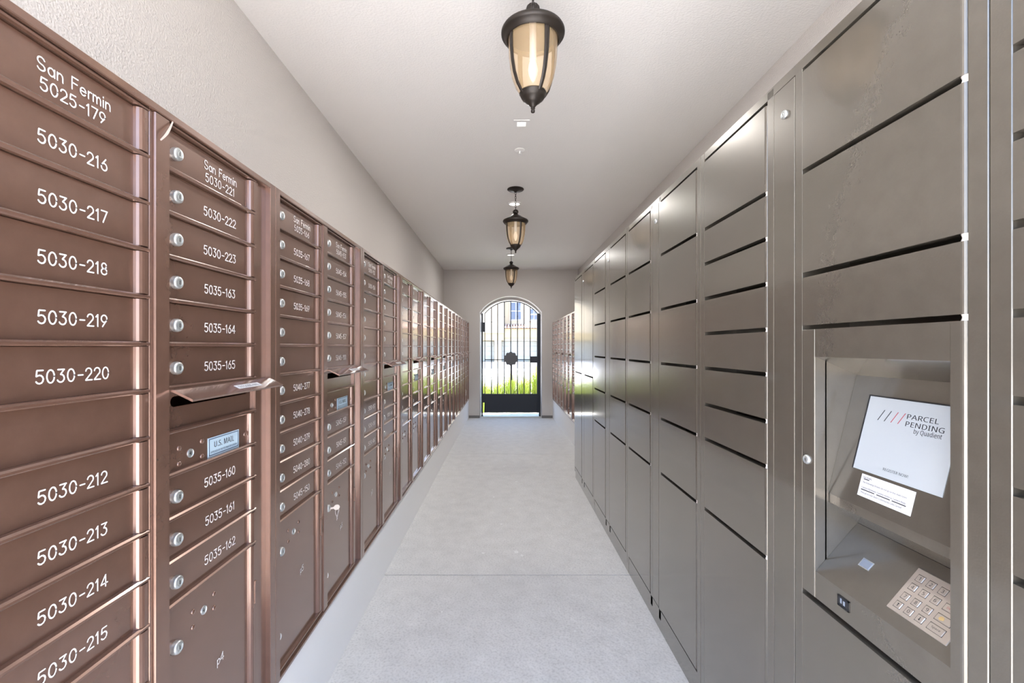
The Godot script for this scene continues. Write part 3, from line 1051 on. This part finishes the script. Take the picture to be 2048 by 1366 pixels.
# ---------------------------------------------------------------- gate
func gate() -> void:
	var dg := 8.985
	var s := 101.1
	var u := thing("iron_gate", "black iron gate with thin bars and a solid lower panel in the arched opening", "gate", Vector3(0, 0, -dg))
	var X := func(a: float) -> float: return (950.0 + a / 5.06 - 1008.0) / s
	var Y := func(b: float) -> float: return CAM_H + (694.0 - (580.0 + b / 5.06)) / s
	var bx := func(called: String, a0: float, b0: float, a1: float, b1: float, t: float, m: Material) -> MeshInstance3D:
		var st := new_st()
		cbox(st, Vector3(X.call(a0), Y.call(b1), -t / 2), Vector3(X.call(a1), Y.call(b0), t / 2), minf(.003, t / 5))
		return made(called, st, m, u)
	bx.call("post", 65, 238, 81, 1287, .04, M.gate_iron)
	bx.call("post", 646, 238, 666, 1287, .05, M.gate_iron)
	bx.call("stile", 626, 238, 645.5, 1240, .04, M.gate_iron)
	bx.call("stile", 97, 238, 104, 1240, .03, M.gate_iron)
	bx.call("hinge", 62, 328, 103, 425, .05, M.gate_iron)
	bx.call("hinge", 73, 1048, 106, 1136, .05, M.gate_iron)
	bx.call("kick_panel", 100, 1050, 645, 1238, .02, M.gate_iron)
	bx.call("middle_rail", 100, 701, 640, 710, .02, M.gate_iron)
	var lb: MeshInstance3D = bx.call("lock_box", 558, 672, 632, 735, .06, M.gate_iron)
	# arched head
	var cx: float = (X.call(98) + X.call(632)) / 2
	var hw: float = (X.call(632) - X.call(98)) / 2
	var y0: float = Y.call(240)
	var rise: float = Y.call(114) - y0
	var R := (hw * hw + rise * rise) / (2 * rise)
	var head := func(x: float) -> float: return y0 + sqrt(R * R - (x - cx) * (x - cx)) - (R - rise)
	var pts := []
	for i in 25:
		var x := cx - hw + 2 * hw * i / 24.0
		pts.append(Vector3(x, head.call(x), 0))
	var st := new_st()
	tube(st, pts, .009, 8)
	made("arched_head", st, M.gate_iron, u)
	var knots := {167: [325], 297: [272], 430: [268], 558: [320, 820]}
	for a in [167, 229, 297, 362, 430, 496, 558]:
		var x: float = X.call(a)
		var b := new_st()
		tube(b, [Vector3(x, Y.call(1052), 0), Vector3(x, head.call(x), 0)], .0095, 8)
		var bar := made("bar", b, M.gate_iron, u)
		if knots.has(a):
			for yk in knots[a]:
				var k := new_st()
				lathe(k, [Vector2(0, .018), Vector2(.010, .014), Vector2(.0135, 0), Vector2(.010, -.014), Vector2(0, -.018)], 12)
				made("bar_knuckle", k, M.gate_iron, bar, Vector3(x, Y.call(yk), 0))
	# scalloped medallion with its stem
	var poly := PackedVector2Array()
	var n := 80
	for i in n:
		var a := TAU * i / n
		var lobe := fposmod(float(i) / n * 10.0, 1.0)
		var r := .139 - .022 * pow(absf(lobe - .5) * 2.0, 2.0)
		r = .118 + .022 * sin(PI * lobe)
		r = .139 - .020 * (1.0 - sin(PI * lobe))
		poly.append(Vector2(cos(a) * r, sin(a) * r))
	var md := new_st()
	prism(md, poly, 2, -.008, .008)
	var med := made("medallion", md, M.medallion_iron, u, Vector3(X.call(363), Y.call(695), .012))
	med.set_meta("label", "grey scalloped plate")
	var stem := new_st()
	cbox(stem, Vector3(-.018, Y.call(912) - Y.call(695), -.006), Vector3(.014, -.11, .006), .002)
	made("stem", stem, M.medallion_iron, med, Vector3(.012, 0, 0))

# ---------------------------------------------------------------- outdoors
func grass_bed() -> void:
	var r := RandomNumberGenerator.new()
	r.seed = 100
	var st := new_st()
	for i in 7000:
		var base := Vector3(r.randf_range(-1.0, 1.8), 0, r.randf_range(-.4, .4))
		base.x += .06 * sin(base.x * 21.0)                      # gathers into clumps
		var a := r.randf() * TAU
		var lean := r.randf_range(.05, .42)
		var h := lerpf(.82, 1.18, smoothstep(-.6, 0.9, base.x)) * (1.0 + .12 * sin(base.x * 9.0 + 1.0))
		var hh := h * r.randf_range(.55, 1.05)
		var out := Vector3(cos(a), 0, sin(a))
		var side := out.cross(Vector3.UP).normalized() * r.randf_range(.004, .007)
		var c := Color(r.randf_range(.20, .34), r.randf_range(.28, .40), r.randf_range(.03, .06))
		var prev := base
		for j in 4:
			var t := (j + 1) / 4.0
			var nxt := base + out * lean * t * t + Vector3.UP * hh * (t - .3 * t * t * lean)
			var w0 := side * (1.0 - j / 4.0)
			var w1 := side * (1.0 - t) + side * .06
			var n := (nxt - prev).cross(side).normalized()
			if n.y < 0: n = -n
			st.set_color(c)
			quad(st, prev - w0, prev + w0, nxt + w1, nxt - w1, n)
			prev = nxt
	var o := made("ornamental_grass", st, M.grass_blade, self, Vector3(0, -.165, -10.4))
	tag(o, "bright green ornamental grass growing just outside the iron gate", "grass")
	o.set_meta("kind", "stuff")

func far_house() -> void:
	var d := 44.0
	var s := FOCAL / d
	var gy := -.16
	var u := thing("apartment_house", "cream stucco house with garages beyond the gate", "house", Vector3(0, gy, -d))
	var X := func(a: float) -> float: return (950.0 + a / 5.06 - 1008.0) / s
	var Y := func(b: float) -> float: return CAM_H + (694.0 - (580.0 + b / 5.06)) / s - gy
	var bx := func(called: String, x0: float, y0: float, z0: float, x1: float, y1: float, z1: float, m: Material, parent: Node) -> MeshInstance3D:
		var st := new_st()
		box(st, Vector3(x0, y0, z0), Vector3(x1, y1, z1))
		return made(called, st, m, parent)
	var L := -14.0
	var Rr := 16.0
	var wing: float = X.call(298)
	var band_b: float = Y.call(482)
	var band_t: float = Y.call(392)
	var band_l: float = Y.call(436)
	# upper storey: set back beyond the wing, with the window openings left for the frames
	bx.call("upper_wall", wing, band_t, -3.0, Rr, 9.0, -1.0, M.house_stucco, u)
	bx.call("wing_wall", L, band_l, -3.0, wing, 9.0, .25, M.house_stucco, u)
	bx.call("wing_band", L, Y.call(512), -2.0, wing, band_l, .12, M.house_band, u)
	bx.call("fascia_band", wing, band_b, -2.0, Rr, band_t, .10, M.house_band, u)
	bx.call("garage_header", wing - .1, Y.call(516), -2.0, Rr, band_b, -.15, M.house_stucco, u)
	bx.call("rear_wall", L, 0, -3.0, Rr, band_b, -1.2, M.house_stucco, u)
	for p in [[X.call(197), X.call(268)], [X.call(640), X.call(720)], [X.call(1080), X.call(1160)], [X.call(-140), X.call(-70)], [X.call(-600), X.call(-500)], [X.call(1500), X.call(1600)]]:
		bx.call("pillar", p[0], 0, -1.3, p[1], Y.call(500), .06, M.house_stucco, u)
	for g in [[X.call(268), X.call(640)], [X.call(-70), X.call(197)], [X.call(720), X.call(1080)], [X.call(-500), X.call(-140)], [X.call(1160), X.call(1500)]]:
		var gd: MeshInstance3D = bx.call("garage_door", g[0], 0.02, -.9, g[1], Y.call(516), -.8, M.garage_paint, u)
		var h: float = Y.call(516)
		for i in 4:
			var st := new_st()
			cbox(st, Vector3(g[0] + .04, .04 + i * h / 4, -.82), Vector3(g[1] - .04, (i + 1) * h / 4 - .01, -.76), .02)
			made("door_panel", st, M.garage_paint, gd)
	# tiled lean-to roof above the garages
	var tiles := new_st()
	var y0: float = Y.call(386)
	var y1: float = Y.call(346)
	var slope := new_st()
	prism(slope, PackedVector2Array([Vector2(.35, y0), Vector2(-1.0, y1), Vector2(-1.0, y0)]), 0, wing, Rr)
	var roof := made("roof_slope", slope, M.roof_tile, u)
	var x := wing + .12
	while x < Rr - .1:
		for r in 3:
			var a := Vector3(x, y0 + .03 + (y1 - y0) * r / 3.0, .35 - 1.35 * r / 3.0)
			var b := Vector3(x, y0 + .03 + (y1 - y0) * (r + 1) / 3.0, .35 - 1.35 * (r + 1) / 3.0)
			tube(tiles, [a + Vector3(0, .02, .03), b], .085, 8)
		x += .27
	var tl := made("roof_tiles", tiles, M.roof_tile_pale, roof)
	tl.set_meta("kind", "stuff")
	# windows
	for w in [[X.call(364), X.call(468), Y.call(292), Y.call(118)], [X.call(566), X.call(640), Y.call(296), Y.call(186)], [X.call(900), X.call(1000), Y.call(292), Y.call(118)]]:
		var fr := new_st()
		var z := -1.0
		var mx: float = (w[0] + w[1]) / 2
		var my: float = (w[2] + w[3]) / 2
		for e in [[w[0] - .1, w[2] - .12, w[0], w[3] + .1], [w[1], w[2] - .12, w[1] + .1, w[3] + .1], [w[0], w[2] - .12, w[1], w[2]], [w[0], w[3], w[1], w[3] + .1], [mx - .03, w[2], mx + .03, w[3]], [w[0], my - .05, w[1], my + .05]]:
			box(fr, Vector3(e[0], e[1], z), Vector3(e[2], e[3], z + .1))
		var f := made("window_frame", fr, M.window_white, u)
		for i in 2:
			for j in 2:
				var pn := new_st()
				box(pn, Vector3(w[0] if i == 0 else mx + .03, w[2] if j == 0 else my + .05, z), Vector3(mx - .03 if i == 0 else w[1], my - .05 if j == 0 else w[3], z + .04))
				made("pane", pn, M.window_dark, f)
	# a small vent plate on the wing
	bx.call("wall_vent", X.call(178), Y.call(300), .25, X.call(210), Y.call(258), .30, M.window_white, u)

const LAMP_E := 0.68

func _ready() -> void:
	rng.seed = 7
	# ---- camera
	var cam := Camera3D.new()
	cam.name = "camera"
	cam.projection = Camera3D.PROJECTION_FRUSTUM
	cam.near = 0.05
	cam.far = 300.0
	cam.size = 1366.0 / FOCAL * cam.near
	cam.frustum_offset = Vector2(1024.0 - VP.x, VP.y - 683.0) / FOCAL * cam.near
	cam.position = Vector3(0, CAM_H, 0)
	add_child(cam)
	cam.current = true
	# ---- sky, sun, exposure
	var env := Environment.new()
	env.background_mode = Environment.BG_SKY
	var sky := Sky.new()
	var ps := ProceduralSkyMaterial.new()
	ps.sky_top_color = Color8(140, 170, 214)
	ps.sky_horizon_color = Color8(222, 226, 230)
	ps.ground_horizon_color = Color8(200, 196, 188)
	ps.ground_bottom_color = Color8(170, 165, 158)
	ps.sky_energy_multiplier = 1.5
	sky.sky_material = ps
	env.sky = sky
	env.background_energy_multiplier = 1.0
	env.tonemap_mode = Environment.TONE_MAPPER_LINEAR
	env.tonemap_exposure = 2.85
	env.sdfgi_enabled = true
	env.ssao_enabled = true
	env.ssil_enabled = true
	var we := WorldEnvironment.new()
	we.name = "world_environment"
	we.environment = env
	add_child(we)
	var sun := DirectionalLight3D.new()
	sun.name = "sun"
	sun.light_color = Color8(255, 248, 238)
	sun.light_energy = 4.0
	sun.light_angular_distance = 0.6
	sun.shadow_enabled = true
	sun.look_at_from_position(Vector3(-.4, 1.0, .17), Vector3.ZERO)
	add_child(sun)

	make_materials()
	make_glyphs()

	# ---- the shell
	var near := 0.22                    # the passage is open behind the camera
	var st := new_st()
	box(st, Vector3(WALL_L - .25, -.3, -END_D), Vector3(WALL_L, CEIL + .2, near))
	structure("wall_left", st, M.stucco)
	st = new_st()
	box(st, Vector3(WALL_R, -.3, -END_D), Vector3(WALL_R + .25, CEIL + .2, near))
	structure("wall_right", st, M.stucco)
	st = new_st()
	box(st, Vector3(WALL_L, CEIL, -END_D), Vector3(WALL_R, CEIL + .2, near))
	structure("ceiling", st, M.ceiling_paint)
	# floor of concrete slabs, falling a little towards the gate
	var fl := new_st()
	box(fl, Vector3(WALL_L, -.5, -9.3), Vector3(WALL_R, -.16, near))
	var floor_ := structure("floor", fl, M.joint)
	var cuts := [[-near, 0.0, 2.556, 0.0], [2.556, 0.0, 5.50, -.012], [5.50, -.012, 8.62, -.068], [8.62, -.068, 9.28, -.10]]
	for c in cuts:
		var sl := new_st()
		prism(sl, PackedVector2Array([Vector2(-c[0] - .003, c[1]), Vector2(-c[2] + .003, c[3]), Vector2(-c[2] + .003, -.161), Vector2(-c[0] - .003, -.161)]), 0, WALL_L + .001, WALL_R - .001)
		made("slab", sl, M.concrete, floor_)
	var slabs := floor_.get_children()
	for q in [[.075, 2.85, .020], [.110, 2.80, .012], [-.13, 2.83, .013], [-.02, 3.30, .014], [.05, 3.62, .010], [-.09, 3.9, .012], [.12, 4.35, .014], [.0, 4.9, .012], [-.3, 2.2, .006], [.32, 2.05, .005]]:
		var sp := new_st()
		var poly := PackedVector2Array()
		for i in 14:
			poly.append(Vector2.from_angle(TAU * i / 14) * q[2] * rng.randf_range(.45, 1.0) * Vector2(1.0, 1.3))
		prism(sp, poly, 1, 0.0, .0006)
		made("paint_spot", sp, M.chalk, slabs[1] if q[1] > 2.556 else slabs[0], Vector3(q[0], -.012 * maxf(0.0, (q[1] - 2.556) / 2.944), -q[1]))
	# raised bases under the mailboxes
	st = new_st()
	cbox(st, Vector3(WALL_L, -.12, -END_D + .001), Vector3(-MAIL_X - .003, BOX_Y - .0005, -.51), .004)
	structure("baseboard_left", st, M.base_paint)
	st = new_st()
	cbox(st, Vector3(.928, -.12, -END_D + .001), Vector3(WALL_R, BOX_Y - .0005, -4.50), .004)
	structure("baseboard_right", st, M.base_paint)
	# end wall with a segmental arch, in two steps
	var arch := func(x0: float, x1: float, spring: float, top: float, z0: float, z1: float) -> SurfaceTool:
		var s := new_st()
		var p := PackedVector2Array([Vector2(WALL_L - .25, -.3), Vector2(x0, -.3)])
		var hw: float = (x1 - x0) / 2
		var rise: float = top - spring
		var R: float = (hw * hw + rise * rise) / (2 * rise)
		for i in 33:
			var x: float = x0 + (x1 - x0) * i / 32.0
			var dx: float = x - (x0 + x1) / 2
			p.append(Vector2(x, spring + sqrt(R * R - dx * dx) - (R - rise)))
		p.append(Vector2(x1, -.3))
		p.append(Vector2(WALL_R + .25, -.3))
		p.append(Vector2(WALL_R + .25, 4.2))
		p.append(Vector2(WALL_L - .25, 4.2))
		prism(s, p, 2, z0, z1)
		return s
	structure("wall_end", arch.call(-.4615, .720, 1.947, 2.2515, -END_D - .24, -END_D), M.stucco)
	structure("wall_end_outer", arch.call(-.4600, .7185, 1.915, 2.205, -END_D - .55, -END_D - .2401), M.stucco)
	for e in [[WALL_L + .48, -.4615], [.720, WALL_R - .48]]:
		st = new_st()
		cbox(st, Vector3(e[0], -.12, -END_D - .002), Vector3(e[1], -.022, -END_D + .012), .003)
		structure("trim_%d" % (1 if e[0] < 0 else 2), st, M.joint)
	# ground outside, at both ends
	st = new_st()
	box(st, Vector3(-40, -.4, -30.6), Vector3(40, -.165, -9.281))
	structure("pavement", st, M.paving)
	st = new_st()
	box(st, Vector3(-40, -.4, -60), Vector3(40, -.162, -30.6))
	structure("road", st, M.asphalt)
	st = new_st()
	box(st, Vector3(-40, -.4, near + .002), Vector3(40, -.005, 30))
	structure("pavement_entry", st, M.entry_paving_stone)

	# ---- mailboxes along the wall opposite the lockers
	var nm := [
		[["San Fermin|5025-179", "5030-216", "5030-217", "5030-218", "5030-219", "5030-220", "", "5030-212", "5030-213", "5030-214", "5030-215", "p3"],
		["San Fermin|5030-221", "5030-222", "5030-223", "5035-163", "5035-164", "5035-165", "", "", "5035-160", "5035-161", "5035-162", "p4"]],
		[["San Fermin|5035-166", "5035-167", "5035-168", "5035-169", "", "", "5040-277", "5040-278", "5040-279", "5040-280", "5045-150", "p5"],
		["San Fermin|5045-153", "5045-154", "5045-155", "5045-156", "5045-157", "5045-158", "", "", "5045-159", "5045-151", "5045-152", "p6"]],
		[["San Fermin|5050-153", "5050-154", "", "", "", "", "", "", "5050-157", "5050-158", "5050-160", "p7"],
		["San Fermin|5055-161", "", "", "", "", "", "", "", "", "5055-164", "", "p8"]],
	]
	var ord := ["", "second", "third", "fourth", "fifth", "sixth", "seventh", "eighth", "ninth", "tenth"]
	for k in 10:
		var label: String
		if k == 0: label = "bronze mailbox unit whose first door reads 5025-179"
		elif k == 1: label = "bronze mailbox unit whose first door reads 5035-166, key in parcel door p6"
		elif k == 9: label = "bronze mailbox unit touching the gate wall, across from the lockers' side"
		else: label = "bronze mailbox unit, %s from the gate wall in the row facing the lockers" % ord[9 - k]
		mailbox_unit(label, Vector3(-MAIL_X, BOX_Y, -(.511 + UNIT_W * k)), PI / 2, nm[k] if k < nm.size() else [], "mailbox units facing the lockers", k < 3)
	for k in 5:
		var label := "bronze mailbox unit touching the gate wall, in the short row past the lockers" if k == 0 else "bronze mailbox unit, %s from the gate wall in the short row past the lockers" % ord[k]
		mailbox_unit(label, Vector3(.925, BOX_Y, -(8.651 - UNIT_W * k)), -PI / 2, [], "mailbox units past the lockers", false)

	peeled_strip()
	hanging_key()
	paper_tag()

	# ---- parcel lockers
	locker_unit("taupe parcel locker with a tall stack of small doors, beside the terminal", -.305, GRID_SMALL, GRID_SMALL)
	locker_unit("taupe parcel locker with the screen and keypad terminal", .655, [], GRID_SMALL, true)
	locker_unit("taupe parcel locker with wide doors next to the terminal locker's small doors", 1.615, GRID_LARGE, GRID_LARGE)
	locker_unit("taupe parcel locker with wide doors beside the tall-door locker", 2.575, GRID_LARGE, GRID_LARGE)
	locker_unit("taupe parcel locker with only two tall doors in each column", 3.535, [.649, -.24, -1.175], [.649, -.24, -1.175])

	# ---- ceiling
	lantern("bronze lantern with amber glass, hanging before the square ceiling light", 1.70)
	lantern("bronze amber-glass lantern, middle one of the three in the passage", 4.24)
	lantern("bronze amber-glass lantern hanging just before the arched gate", 6.79)
	square_downlight(3.0)
	sprinkler(3.40)
	round_downlight("round white ceiling light right behind the middle lantern", 4.66)
	round_downlight("round white ceiling light right behind the lantern before the gate", 7.24)

	gate()
	# ---- outdoors
	far_house()
	grass_bed()
